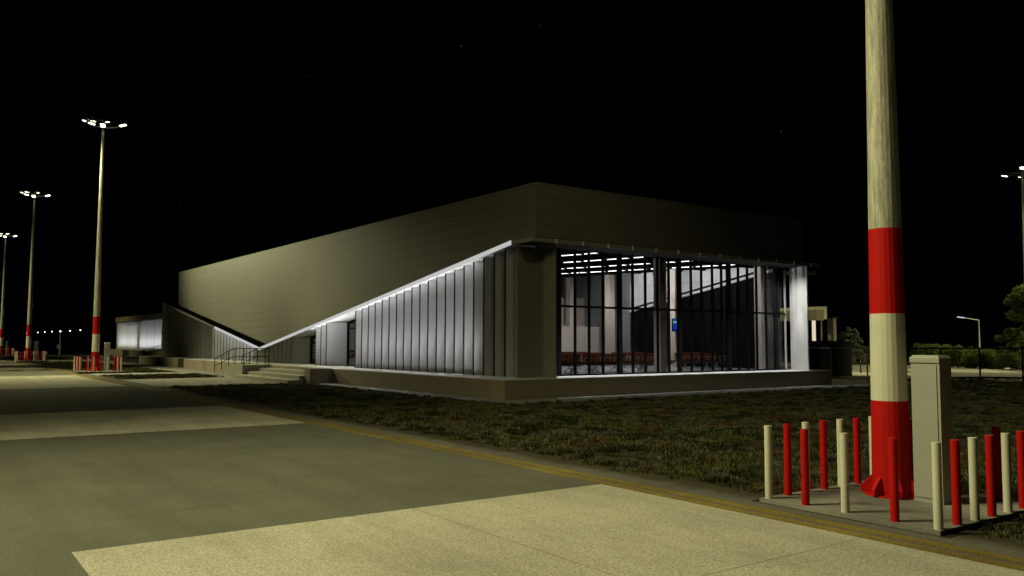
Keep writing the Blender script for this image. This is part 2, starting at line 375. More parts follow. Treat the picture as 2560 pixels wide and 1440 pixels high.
# glazed door bays
for a, b in ((38.9, 42.4), (44.1, 47.5), (63.6, 66.4), (73.9, 75.6)):
    mb = MB(); x0, x1 = 19.37, 19.47
    for y in (a + .04, a + (b - a) * .36, a + (b - a) * .68, b - .06): mb.box(x0, x1, y - .05, y + .05, PH, zs(y) - .24)
    mb.prism([(a, zs(a) - .26), (b, zs(b) - .26), (b, zs(b) - .16), (a, zs(a) - .16)], 'x', x0, x1)
    zh = min(zs(a), zs(b)) - .45
    mb.box(x0 + .005, x1 - .005, a, b, zh - .06, zh)
    mb.box(x0 + .005, x1 - .005, a, b, PH, PH + .07)
    d = tp('door', mb, M['black'])
    g = MB(); g.prism([(a, PH + .05), (b, PH + .05), (b, zs(b) - .2), (a, zs(a) - .2)], 'x', 19.41, 19.425)
    g.v = [(x - 16.79, y - 23.8, z) for x, y, z in g.v]; g.build('pane', M['glass'], d)
# corner fin pair and right hand fin pair
def wallpanel(name, p, q, t, z1, mat):
    d = Vector((q[0] - p[0], q[1] - p[1])).normalized(); n = Vector((-d.y, d.x)) * t
    return tp(name, MB().prism([p, q, (q[0] + n.x, q[1] + n.y), (p[0] + n.x, p[1] + n.y)], 'z', PH + .002, z1), mat)
wallpanel('corner_panel', (18.20, 25.01), (19.19, 24.90), .06, 5.55, M['oliveflat'])
wallpanel('corner_panel', (19.195, 24.90), (19.33, 24.17), .06, 5.55, M['oliveflat'])
wallpanel('end_panel', (34.73, 25.2), (34.33, 23.96), .06, 5.62, M['white'])
tp('end_post', MB().box(34.62, 34.70, 25.40, 25.46, PH, 5.55), M['white'])
wallpanel('corner_panel', (35.4, 25.1), (34.80, 25.22), .06, 5.55, M['oliveflat'])
tp('rear_slab_end', MB().box(34.62, 35.32, 24.12, 25.3, 5.29, 5.46), M['fascia'])
# glass front
GY = 25.44
for x in (20.50, 23.72, 27.25, 30.52, 33.92):
    tp('mullion', MB().box(x - .09, x + .09, GY - .07, GY + .08, PH, 5.66), M['blackgrey'])
for x in (21.33, 22.06, 22.80, 24.46, 25.19, 25.92, 26.6, 28.0, 28.68, 29.40, 30.02, 31.2, 31.85, 32.5, 33.2):
    tp('mullion', MB().box(x - .035, x + .035, GY - .05, GY + .05, PH + .06, 5.66), M['black'])
tp('transom', MB().box(20.40, 34.6, GY - .07, GY + .07, 3.37, 3.45), M['black'])
tp('sill', MB().box(20.40, 34.6, GY - .09, GY + .09, PH, PH + .06), M['black'])
tp('head_beam', MB().box(19.4, 34.6, GY + .1, GY + .2, 5.635, 5.655), M['black'])
xs = [20.5, 21.33, 22.06, 22.80, 23.72, 24.46, 25.19, 25.92, 26.6, 27.25, 28.0, 28.68, 29.40, 30.02, 30.52, 31.2, 31.85, 32.5, 33.2, 33.92, 34.6]
for a, b in zip(xs, xs[1:]):
    tp('window', MB().box(a + .02, b - .02, GY - .008, GY + .008, PH + .05, 5.6), M['glass'])
tp('wall', MB().box(19.33, 20.38, 25.50, 25.62, PH, 5.65), M['soffitdark'])
# interior
tp('interior_floor', MB().box(19.55, 34.25, 25.55, 60, PH + .001, PH + .012), M['intfloor'])
mb = MB(); mb.prism([(25.6, 5.76), (60, 6.86), (60, 6.96), (25.6, 5.86)], 'x', 19.0, 34.9)
tp('ceiling', mb, M['ceiling'])
for k in range(11):
    y = 26.9 + 1.62 * k; zb = 5.70 + .032 * (y - 26)
    tp('ceiling_baffle', MB().box(19.6, 34.28, y - .05, y + .05, zb - .02, zb + .2), M['ceiling'])
XI = 34.30
def rzs(y): return 1.35 + .1435 * (VY + .0 - y) + .24   # white bar top on the far side
def bz(y): return 4.153 + (35.07 - y) * .1725
mb = MB(); mb.prism([(25.6, bz(25.6) - .03), (35.9, bz(35.9) - .03), (35.9, 6.0), (25.6, 6.0)], 'x', XI + .06, XI + .16)
tp('interior_upper_wall', mb, M['intwhite'])
mb = MB(); mb.prism([(25.6, bz(25.6) - .115), (35.9, bz(35.9) - .115), (35.9, bz(35.9)), (25.6, bz(25.6))], 'x', XI + .0, XI + .06)
tp('interior_sloped_beam', mb, M['black'])
mb = MB(); mb.prism([(25.6, bz(25.6) - .27), (35.9, bz(35.9) - .27), (35.9, bz(35.9) - .14), (25.6, bz(25.6) - .14)], 'x', XI - .1, XI + .04)
tp('interior_sloped_ledge', mb, M['intwhite'])
mb = MB(); mb.prism([(25.6, PH), (35.9, PH), (35.9, bz(35.9) - .12), (25.6, bz(25.6) - .12)], 'x', XI + .06, XI + .2)
tp('interior_lower_wall', mb, M['intdark'])
for i in range(14):
    y = 25.95 + .727 * i
    tp('interior_fin', MB().prism([(XI - .0, y), (XI + .05, y), (XI + .05, y + .1), (XI - .0, y + .06)], 'z', PH, bz(y + .1) - .28), M['intfin'])
tp('interior_shaded_wall', MB().box(XI + .02, XI + .16, 35.92, 50, PH, 6.6), M['intshade'])
tp('interior_beige_block', MB().box(24.5, XI, 38.2, 39.2, PH, 2.94), M['beige'])
tp('interior_beige_block', MB().box(28.0, XI, 40.0, 44, PH, 4.75), M['beige'])
tp('interior_cross_wall', MB().box(19.55, XI, 50, 50.15, PH, 6.7), M['beige'])
tp('interior_blind', MB().box(19.7, 20.9, 49.0, 49.05, PH, 2.4), M['black'])
for k in range(10): tp('blind_slat', MB().box(19.72, 20.88, 48.94, 48.99, .95 + k * .14, 1.02 + k * .14), M['slat'])
for x, y in ((33.45, 25.95), (33.3, 31.4), (33.35, 36.6), (32.75, 39.5), (26.75, 26.1)):
    tp('column', MB().box(x - .2, x + .2, y - .2, y + .2, PH + .01, 5.95), M['column'])

# ceiling light lines (hang from the ceiling)
lb = ['nearest the corner', 'second from the corner', 'third from the corner', 'farthest from the corner']
for i, x in enumerate((23.05, 25.80, 28.77, 31.75)):
    mb = MB()
    for y0, y1 in ((26.0, 31.6), (31.75, 37.4), (37.55, 43.2)):
        a = 5.70 + .032 * (y0 - 26); b = 5.70 + .032 * (y1 - 26)
        mb.add([(x + dx, y, z + dz) for dx in (-.014, .014) for y, z in ((y0, a), (y1, b)) for dz in (-.012, .012)],
               [(0, 1, 3, 2), (4, 6, 7, 5), (0, 4, 5, 1), (2, 3, 7, 6), (0, 2, 6, 4), (1, 5, 7, 3)])
    tag(mb.build('ceiling_light', M['led']), 'thin white light line under the black hall ceiling, ' + lb[i], 'ceiling light', 'light lines in the departure hall')

# info screen
scn = thing('information_screen', 'blue flight information screen with green and pale bands in the glass hall', 'screen', (32.95, 30.9, 2.6))
MB().box(-.40, .30, -.035, .035, -.02, .66).build('casing', M['black'], scn)
MB().box(-.03, .03, .035, .2, .25, .35).build('bracket', M['black'], scn)
mb = MB(); y = -.04
for z0, z1, mi in ((0, .12, 0), (.125, .2, 1), (.205, .27, 0), (.275, .34, 1), (.345, .42, 1), (.44, .485, 3), (.487, .53, 2), (.54, .64, 1)):
    mb.box(-.37, .27, y, y + .006, z0, z1, mi)
mb.build('display', [M['scrblue'], M['scrmid'], M['scrgreen'], M['scrpale']], scn)

# waiting seats
def bench(label, loc, rz):
    b = thing('bench_seat', label, 'seat', loc, 'orange waiting benches in the hall', rz)
    W = .58
    for i in range(4):
        x = (i - 1.5) * W
        mb = MB(); mb.prism([(-.25, .40), (.22, .36), (.22, .44), (-.25, .47)], 'x', x - .25, x + .25); mb.build('seat', M['seat'], b)
        mb = MB(); mb.prism([(.20, .40), (.27, .40), (.38, .78), (.32, .80)], 'x', x - .25, x + .25); mb.build('backrest', M['seat'], b)
    for i in range(5):
        x = (i - 2) * W
        mb = MB(); mb.bar((x, .2, .40), (x, .24, .62), .03); mb.bar((x, .25, .62), (x, -.18, .64), .045, .03); mb.bar((x, -.16, .63), (x, -.12, .44), .03)
        mb.build('armrest', M['chrome'], b)
    MB().box(-1.2, 1.2, -.02, .06, .30, .37).build('beam', M['seatframe'], b)
    for x in (-.75, .75):
        mb = MB(); mb.bar((x, .02, .31), (x - .02, .02, .16), .05); mb.bar((x, .02, .18), (x, -.26, .02), .045); mb.bar((x, .02, .18), (x, .30, .02), .045)
        mb.box(x - .03, x + .03, -.3, -.2, 0, .03); mb.box(x - .03, x + .03, .24, .34, 0, .03)
        mb.build('leg', M['chrome'], b)
    return b
bz0 = PH + .013
B0 = bench('orange four seat bench right behind the first window bay', (22.1, 27.3, bz0), 0)
spots = [((24.75, 27.3), 0, 'orange four seat bench behind the window bay left of the tan pillar'),
         ((27.6, 27.3), 0, 'orange four seat bench just right of the tan pillar behind the glass'),
         ((30.6, 27.5), 0, 'orange four seat bench in front of the dark fins, right of the screen'),
         ((22.6, 28.3), math.pi, 'orange bench back to back with the first bench in the hall corner'),
         ((25.3, 28.3), math.pi, 'orange bench facing away behind the second front bench'),
         ((28.1, 28.3), math.pi, 'orange bench facing away under the blue information screen'),
         ((24.0, 31.0), 0, 'orange bench in the second row below the beige wall block'),
         ((27.0, 31.2), 0, 'orange bench in the second row below the tall beige column'),
         ((30.0, 31.2), 0, 'orange bench in the second row left of the screen column'),
         ((24.6, 34.2), math.pi, 'orange bench in the rear row close to the low beige wall'),
         ((28.2, 34.4), math.pi, 'orange bench in the rear row beside the grey shaded wall'),
         ((32.2, 28.4), math.pi * .5, 'orange bench turned sideways beside the end column of the hall'),
         ((21.6, 43.6), -math.pi * .5, 'orange bench seen through the tall lit doorway between fins'),
         ((21.6, 47.6), -math.pi * .5, 'orange bench seen through the low dark doorway by the slatted blind')]
for (x, y), rz, lab in spots: dup(B0, (x, y, bz0), lab, rz)

# ------------------------------------------------------------------ stairs, ramp, rails
st = thing('entrance_stairs', 'concrete entrance steps rising to the low doorway with block end wall', 'stairs', (14.6, 39.0, 0))
def at(mb, o): mb.v = [(x - o[0], y - o[1], z - o[2]) for x, y, z in mb.v]; return mb
o = (14.6, 39.0, 0)
at(MB().box(14.65, 15.4, 38.62, 46.98, .0, .174), o).build('step', M['step'], st)
at(MB().box(15.4, 16.1, 39.1, 46.98, .0, .347), o).build('step', M['step'], st)
at(MB().box(16.1, 16.785, 39.1, 46.98, .0, .52), o).build('step', M['step'], st)
at(MB().box(15.66, 16.785, 38.4, 39.095, .0, PH - .004), o).build('end_wall', M['plinth'], st)
rp = thing('access_ramp', 'green grey concrete access ramp sloping down beside the entrance steps', 'ramp', (15.2, 47.0, 0))
at(MB().prism([(47.0, 0), (52.8, 0), (48.9, PH - .002), (47.0, PH - .002)], 'x', 15.2, 16.78), (15.2, 47.0, 0)).build('ramp_body', M['step'], rp)
def handrail(label, pts, hh=.92, mid=.46):
    """pts: list of foot points; rails run along them, posts at each"""
    o = pts[0]; h = thing('handrail', label, 'handrail', o)
    for p in pts: at(MB().tube(p, (p[0], p[1], p[2] + hh), .022, n=8), o).build('post', M['rail'], h)
    for z in (hh, mid):
        mb = MB()
        for p, q in zip(pts, pts[1:]): mb.tube((p[0], p[1], p[2] + z), (q[0], q[1], q[2] + z), .022, n=8)
        at(mb, o).build('top_rail' if z == hh else 'middle_rail', M['rail'], h)
    return h
def rz_(y): return max(0, min(PH, PH * (52.8 - y) / 3.9))
handrail('black outer handrail turning round the ramp landing above the steps', [(15.3, y, rz_(y)) for y in (52.6, 51.2, 49.9, 48.7, 47.1)] + [(16.72, 47.1, PH)])
handrail('black inner handrail along the wall side of the ramp', [(16.7, y, rz_(y)) for y in (51.8, 50.4, 49.0, 47.65)])
handrail('thin black handrail beside the far end of the terminal plinth', [(17.0, 81.6, .0), (17.3, 83.2, .05), (18.6, 87.5, .25), (20.5, 91.5, .5), (22.0, 95.0, .69)])

# ------------------------------------------------------------------ floodlight masts, pads, bollards, cabinets
def mast(label, loc, H=16.0, aim=math.pi):
    m = thing('floodlight_mast', label, 'light mast', loc, 'floodlight masts along the apron')
    def r(z): return .236 - (.236 - .075) * z / H
    mb = MB(); n = 22
    zz = [.0, 1.21, 2.33, 3.44]
    for i, (a, b) in enumerate(zip(zz, zz[1:])): mb.tube((0, 0, a), (0, 0, b), r(a), r(b), n, [0, 1, 0][i], caps=False)
    mb.build('painted_pole_base', [M['redpole'], M['whitepole']], m)
    mb = MB()
    mb.tube((0, 0, 3.44), (0, 0, H - .55), r(3.44), r(H), n, 0)
    mb.build('pole', M['polecon'], m)
    MB().tube((0, 0, 0), (0, 0, .02), .33, n=24).build('base_plate', M['redpole'], m)
    for k in range(7):
        a = 2 * math.pi * k / 7 + .35
        g = MB(); rr = .225
        g.prism([(rr - .03, .02), (.375, .02), (.375, .10), (rr - .03, .29)], 'y', -.024, .024)
        ob = g.build('gusset', M['redpole'], m); ob.rotation_euler = (0, 0, a)
    mb = MB(); R0 = 1.0
    for k in range(16):
        a, b = 2 * math.pi * k / 16, 2 * math.pi * (k + 1) / 16
        mb.bar((R0 * math.cos(a), R0 * math.sin(a), H - .1), (R0 * math.cos(b), R0 * math.sin(b), H - .1), .05)
    for k in range(4):
        a = math.pi / 2 * k; mb.bar((0, 0, H - .1), (R0 * math.cos(a), R0 * math.sin(a), H - .1), .05)
    mb.tube((0, 0, H - .6), (0, 0, H + .05), .09, n=10)
    mb.build('head_ring', M['lamphouse'], m)
    # lamps: (dx, dy, dz, tilt about Y)
    for dx, dy, dz, rz in ((-.92, .63, .10, 2.5), (-.52, .95, .26, 2.1), (.26, .60, .22, .9), (1.04, -.72, -.16, -.6), (-.67, .10, -.12, 2.9), (-.12, -.55, -.30, -1.8)):
        mb = MB(); mb.box(-.2, .2, -.15, .15, .03, .11); mb.box(-.03, .03, -.03, .03, .13, .26)
        lh = mb.build('lamp', M['lamphouse'], m); lh.location = (dx, dy, H + dz - .05); lh.rotation_euler = (0, R(-14), rz)
        MB().box(-.185, .185, -.13, .13, .0, .03).build('lamp_face', M['lamp'], lh)
    return m
def cabinet(label, loc):
    c = thing('electric_cabinet', label, 'cabinet', loc, 'switch cabinets beside the masts')
    MB().box(-.14, .14, -.18, .18, 0, 1.71).build('body', M['cabinet'], c)
    mb = MB(); v = [(x, y, z) for z, k in ((1.71, 0), (1.765, 0), (1.80, .03)) for x, y in ((-.158 + k, -.186 + k), (.146 - k, -.186 + k), (.146 - k, .186 - k), (-.158 + k, .186 - k))]
    mb.add(v, [(0, 1, 2, 3)] + [(i, i + 4, (i + 1) % 4 + 4, (i + 1) % 4) for i in range(4)] + [(i + 4, i + 8, (i + 1) % 4 + 8, (i + 1) % 4 + 4) for i in range(4)] + [(8, 9, 10, 11)])
    mb.build('cabinet_roof', M['cabinet'], c)
    d = MB().box(-.152, -.14, -.145, .165, .06, 1.68).build('door', M['cabinet'], c)
    return c
m0 = mast('huge red and white banded mast filling the right foreground', (10.36, 6.03, .05))
c0 = cabinet('tall cream cabinet behind the foreground mast', (10.35, 5.47, .05))
far = [((9.65, 58.8, .12), 'next'), ((9.24, 91.6, .14), 'second'), ((9.9, 129.5, .14), 'last')]
ml = ['tallest red and white mast at left, in the large bollard cluster',
      'middle of the three thin masts at the left edge', 'smallest thin mast cut by the left frame edge']
cl = ['cream cabinet in the large left bollard cluster', 'cream cabinet in the middle left bollard cluster', 'cream cabinet in the small far left bollard cluster']
for (loc, _), a, b in zip(far, ml, cl):
    dup(m0, loc, a); dup(c0, (loc[0] + .65, loc[1] - .1, loc[2]), b)
mR = dup(m0, (73.4, 30.75, .0), 'distant mast at the right frame edge above the tall tree', rz=2.4)
def pad(label, cx, cy, pz):
    p = MB().box(-1.255, 1.45, -1.13, 1.15, -.2, pz).build('concrete_pad', M['pad'], loc=(cx, cy, 0))
    return tag(p, label, 'concrete pad', 'mast foundation pads')
rows = [(8.86 + .39 * i, 6.79, i % 2) for i in range(7)] + [(8.86 + .39 * i, 4.65, i % 2) for i in range(7)] + \
       [(8.86, 6.26, 1), (8.86, 5.73, 0), (8.86, 5.13, 1), (11.2, 6.26, 1), (11.2, 5.75, 0), (11.2, 5.11, 1)]
def bolmesh(mat):
    mb = MB(); n = 24; mb.tube((0, 0, 0), (0, 0, .905), .047, n=n)
    return mb.build('bollard', mat)
bw = bolmesh(M['whitepole']); brd = bolmesh(M['redpole'])
bw['category'] = brd['category'] = 'bollard'
ordn = ['first', 'second', 'third', 'fourth', 'fifth', 'sixth', 'seventh']
used = {0: False, 1: False}
clusters = [('foreground', (10.03, 5.72), .05), ('large left', (9.75, 58.5), .12), ('middle left', (9.42, 91.3), .14), ('small far left', (10.1, 129.2), .14)]
for ci, (cn, (cx, cy), pz) in enumerate(clusters):
    pad('grey concrete pad under the %s mast' % cn, cx, cy, pz)
    for i, (x, y, red) in enumerate(rows):
        src = brd if red else bw
        if not used[red]: o_ = src; used[red] = True
        else: o_ = src.copy(); COL.objects.link(o_)
        dx, dy = x - 10.03, y - 5.72
        if ci: dy *= 1.0
        o_.location = (cx + dx, cy + dy, pz); o_['category'] = 'bollard'; o_['group'] = 'bollards round the %s mast' % cn
        c = 'red' if red else 'cream white'
        if i < 7: w_ = 'row nearest the terminal, %s from left' % ordn[i]
        elif i < 14: w_ = 'row nearest the camera, %s from left' % ordn[i - 7]
        else: w_ = ('apron side' if i < 17 else 'terminal side') + ' between the rows, %s from the back' % ordn[(i - 14) % 3 + 1]
        o_['label'] = '%s bollard, %s mast, %s' % (c, cn, w_)

# ------------------------------------------------------------------ left background: annex and far lamps
AX = thing('annex_building', 'low white ribbed annex with tan canopy fascia beyond the terminal', 'building', (24, 105, 0))
def ap(name, mb, mat): at(mb, (24, 105, 0)); return mb.build(name, mat, AX)
ap('canopy', MB().prism([(24, 95), (36, 95), (36, 141), (25.3, 137), (24, 131.2)], 'z', 4.72, 5.38), M['annexfascia'])
ap('wall', MB().box(24.9, 36, 95, 121.0, .6, 4.7), M['annexwall'])
ap('wall', MB().box(25.15, 36, 121.0, 136.3, .6, 4.7), M['annexwall'])
ap('plinth', MB().box(23.6, 24.9, 95, 119.5, 0, .85), M['plinth'])
ap('plinth', MB().box(23.6, 25.6, 123.5, 136.5, 0, .85), M['plinth'])
ap('soffit', MB().box(24.05, 35.9, 95, 131.1, 4.65, 4.715), M['soffitdark'])
lamps = [(67, 833, 207), (95, 831, 190), (112, 830, 178), (130, 829, 170), (151, 828, 123), (175, 827, 152), (201, 825, 144)]
# camera basis, reused to find the ground points of far things
F, HOR, H = 2095., 855.4, 2.0; ROLL = R(.13)
pitch = math.atan((HOR - 720) / F); yaw = math.atan(1507 * math.cos(pitch) / F)
fw = Vector((math.sin(yaw) * math.cos(pitch), math.cos(yaw) * math.cos(pitch), math.sin(pitch)))
r0 = Vector((math.cos(yaw), -math.sin(yaw), 0)); u0 = r0.cross(fw)
rt = (r0 * math.cos(ROLL) + u0 * math.sin(ROLL)).normalized(); up = rt.cross(fw).normalized()
for i, (px, py, d) in enumerate(lamps):
    p = Vector((0, 0, H)) + (fw + rt * (px - 1280) / F + up * (720 - py) / F) * d
    L = thing('lamp_post', 'tiny distant white lamp, %s from the left of the row left of the annex' % ordn[i], 'street lamp', (p.x, p.y, 0), 'far row of street lamps')
    MB().tube((0, 0, 0), (0, 0, p.z - .1), .09, .06, n=8).build('pole', M['galv'], L)
    if i == 4: MB().box(-.35, .1, -.15, .15, .9, 1.5).build('junction_box', M['cabinet'], L)
    mb = MB(); mb.tube((0, 0, p.z - .1), (0, 0, p.z - .02), .04, .11, 10); mb.tube((0, 0, p.z - .02), (0, 0, p.z + .09), .11, .04, 10)
    mb.build('lamp_head', M['farlamp'], L)

# ------------------------------------------------------------------ right background
def fence(name, label, pts, h=1.75, mat='galv', r=.03):
    o = pts[0]; f = thing(name, label, 'fence', (o[0], o[1], 0))
    for p in pts: at(MB().tube((p[0], p[1], 0), (p[0], p[1], h), r, n=8), (o[0], o[1], 0)).build('post', M[mat], f)
    for z, nm in ((h - .02, 'top_rail'), (.16, 'bottom_rail')):
        mb = MB()
        for p, q in zip(pts, pts[1:]): mb.tube((p[0], p[1], z), (q[0], q[1], z), r * .9, n=8)
        at(mb, (o[0], o[1], 0)).build(nm, M[mat], f)
    return f
fence('rail_fence', 'grey metal rail fence between the terminal and the foreground mast', [(40.9, 30.0), (39.84, 26.4), (39.05, 23.86), (38.75, 22.7)], r=.038)
fence('rail_fence', 'metal rail fence coloured dark as backlit, right of the foreground mast', [(39.2, 22.6), (44.6, 23.0), (47.0, 22.15), (48.4, 20.6), (50.5, 18.5)], r=.05, mat='rail')  # backlit run of the grey fence, its shade put into the colour
fence('rail_fence', 'thin far fence above the hedge behind the parked cars', [(88, 56), (92, 53), (96, 50.3), (100, 47.5), (104, 45), (108, 42), (112, 39)], h=1.9)
sh = thing('utility_shed', 'black flat roofed box behind the grey fence', 'shed', (43.9, 29.5, 0))
MB().box(0, 2.75, 0, 2.2, 0, 2.05).build('body', M['black'], sh)
MB().box(-.05, 2.8, -.05, 2.25, 2.05, 2.12).build('roof', M['soffitdark'], sh)
MB().box(1.0, 1.9, -.03, 0, .02, 1.9).build('door', M['blackgrey'], sh)
gs = thing('glass_screen', 'blue grey glass screen standing behind the plinth end', 'glass screen', (41.4, 28.4, 0))
MB().box(.45, 1.3, 0, .04, .05, 2.13).build('pane', M['glassblue'], gs)
MB().box(-.5, .45, .06, .1, .05, 2.1).build('pane', M['blackgrey'], gs)
MB().box(1.3, 1.38, -.02, .06, 0, 2.16).build('post', M['galv'], gs)
cb = thing('entrance_pavilion', 'pale green and brown entrance block with lit column beyond the terminal', 'building', (65, 44.4, 0))
def cp(name, mb, mat): at(mb, (65, 44.4, 0)); return mb.build(name, mat, cb)
cp('canopy_block', MB().box(66.2, 66.65, 44.5, 52, 4.12, 5.25), M['palegreen'])
cp('brown_block', MB().box(65.0, 66.1, 44.43, 52, 4.0, 4.93), M['brownpanel'])
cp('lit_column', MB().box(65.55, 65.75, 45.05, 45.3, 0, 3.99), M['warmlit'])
cp('post', MB().box(66.1, 66.2, 44.7, 44.8, 0, 4.0), M['pillar'])
cp('pillar', MB().box(67.3, 67.75, 44.3, 44.9, 0, 4.2), M['pillar'])
cp('roof_cap', MB().box(67.0, 68.1, 44.2, 46, 4.2, 4.36), M['blackgrey'])

def leaves(name, pts, size, mat, parent=None, loc=None, flat=False):
    """many leaf sized quads, one per point"""
    n = len(pts); pts = np.asarray(pts)
    d = rng.normal(size=(n, 3)); d /= np.linalg.norm(d, axis=1)[:, None]
    e = np.cross(d, rng.normal(size=(n, 3))); e /= np.linalg.norm(e, axis=1)[:, None]
    s = size * rng.uniform(.6, 1.3, (n, 1))
    a, b = d * s, e * s * .55
    v = np.stack([pts - a, pts + b * .9, pts + a, pts - b * .9], 1).reshape(-1, 3)
    me = bpy.data.meshes.new(name); me.vertices.add(4 * n); me.vertices.foreach_set('co', v.ravel())
    me.loops.add(4 * n); me.loops.foreach_set('vertex_index', np.arange(4 * n)); me.polygons.add(n)
    me.polygons.foreach_set('loop_start', np.arange(0, 4 * n, 4)); me.polygons.foreach_set('loop_total', np.full(n, 4))
    me.materials.append(mat); me.update(); me.validate()
    o = bpy.data.objects.new(name, me); COL.objects.link(o)
    if parent: o.parent = parent
    if loc: o.location = loc
    return o
def clumps(cs, per):
    out = []
    for x, y, z, r in cs:
        q = rng.normal(size=(per, 3)); q /= np.linalg.norm(q, axis=1)[:, None]
        out.append(np.array([x, y, z]) + q * r * rng.uniform(.55, 1.05, (per, 1)) * np.array([1, 1, .8]))
    return np.concatenate(out)
# tall broadleaf tree
tr = thing('broadleaf_tree', 'tall leafy green tree at the right frame edge', 'tree', (66.7, 27.85, 0))
mb = MB(); mb.tube((0, 0, 0), (.1, 0, 2.2), .17, .12, 8); mb.tube((.1, 0, 2.2), (0, .1, 5.4), .12, .03, 8)
cs = []
for k in range(64):
    h = rng.uniform(.4, 6.1); a = rng.uniform(0, 6.28); rad = (2.0 if h < 3 else 2.0 - (h - 3) * .38) * math.sqrt(rng.uniform(.15, 1))
    c = (rad * math.cos(a), rad * math.sin(a), h, rng.uniform(.3, .55)); cs.append(c)
    mb.tube((.05, 0, max(.5, h - .8)), c[:3], .035, .012, 5)
mb.build('trunk', M['bark'], tr); leaves('crown', clumps(cs, 240), .085, M['leaf'], tr)
# hedge bushes
hl = ['round green bush at the left end of the hedge, right of the cabinet', 'green bush second from the left in the hedge behind the fence',
      'green bush in the middle of the hedge near the street lamp', 'darker bush right of the street lamp pole', 'bush below the tall tree at the right']
for i, (x, y, h, wd) in enumerate(((67.5, 35.6, 2.0, 1.9), (68.3, 33.9, 1.9, 1.7), (68.6, 32.3, 1.65, 1.5), (68.6, 30.9, 1.7, 1.6), (68.4, 29.2, 1.75, 1.7))):
    hb = thing('hedge_bush', hl[i], 'bush', (x, y, 0), 'hedge bushes along the car park')
    cs = [(rng.uniform(-.5, .5) * wd, rng.uniform(-.6, .6) * wd, rng.uniform(.12, h - .25), rng.uniform(.28, .45)) for _ in range(44)]
    mb = MB()
    for k in range(6): a = k * 1.05; mb.tube((0, 0, 0), (.6 * math.cos(a), .6 * math.sin(a), h * .7), .03, .01, 5)
    mb.build('stems', M['bark'], hb); leaves('foliage', clumps(cs, 190), .06, M['leafhedge'], hb)
# conifer behind the fence
tr = thing('conifer_tree', 'grey green conifer behind the grey fence', 'tree', (51.2, 32.5, 0))
mb = MB(); mb.tube((0, 0, 0), (0, 0, 2.9), .08, .02, 8); mb.tube((.35, -.55, 0), (.3, -.5, 1.6), .06, .02, 8)
cs = []
for k in range(70):
    h = rng.uniform(.55, 3.0); a = rng.uniform(0, 6.28); rad = 1.6 * (1.0 - (h - .4) / 2.9) ** .8 * rng.uniform(.35, 1) + .05
    c = (rad * math.cos(a) + .2 * (h < 1.7), rad * math.sin(a) - .5 * (h < 1.8), h - .1 * rad, rng.uniform(.12, .22)); cs.append(c); mb.tube((0, 0, h), c[:3], .015, .005, 4)
mb.build('trunk', M['bark'], tr); leaves('crown', clumps(cs, 110), .05, M['needle'], tr)
# dark trees beyond the hedge
for i, (x, y, h) in enumerate(((104, 50, 3.1), (110, 45.5, 3.4))):
    t2 = thing('dark_tree', ['almost black bushy tree behind the hedge left end', 'almost black bushy tree behind the street lamp'][i], 'tree', (x, y, 0), 'dark trees beyond the hedge')
    MB().tube((0, 0, 0), (0, 0, h * .6), .12, .05, 6).build('trunk', M['bark'], t2)
    cs = [(rng.uniform(-1.8, 1.8), rng.uniform(-1.8, 1.8), rng.uniform(1.2, h), rng.uniform(.4, .7)) for _ in range(26)]
    leaves('crown', clumps(cs, 90), .12, M['needle'], t2)
bsh = thing('hedge_bush', 'small dim shrub at the foot of the lit column', 'bush', (62.5, 42.9, 0), 'hedge bushes along the car park')
MB().tube((0, 0, 0), (0, 0, 1.2), .03, .01, 5).build('stems', M['bark'], bsh)
leaves('foliage', clumps([(rng.uniform(-.8, .8), rng.uniform(-1.0, 1.0), rng.uniform(.5, 2.0), .35) for _ in range(22)], 120), .07, M['needle'], bsh)

# street lamps
def streetlamp(label, loc, h, arm, lit):
    s_ = thing('street_lamp', label, 'street lamp', loc, 'street lamps at the car park')
    MB().tube((0, 0, 0), (0, 0, h), .085, .055, 10).build('pole', M['galv'], s_)
    e = Vector((arm * rt.x, arm * rt.y, .18)); MB().tube((0, 0, h - .02), (e.x, e.y, h + e.z), .045, .035, 8).build('arm', M['galv'], s_)
    d = e.normalized(); q = Vector((e.x, e.y, h + e.z))
    MB().bar(q - d * .05, q + d * .45, .2, .09).build('lamp_head', emit('street lamp head', (.85, .9, 1), .55) if lit else M['galv'], s_)
streetlamp('slim grey street lamp with bent arm above the hedge', (72.6, 34.2, 0), 3.95, -1.3, True)
streetlamp('smaller far street lamp left of the tall tree', (111.5, 47.6, 0), 4.0, 1.1, False)

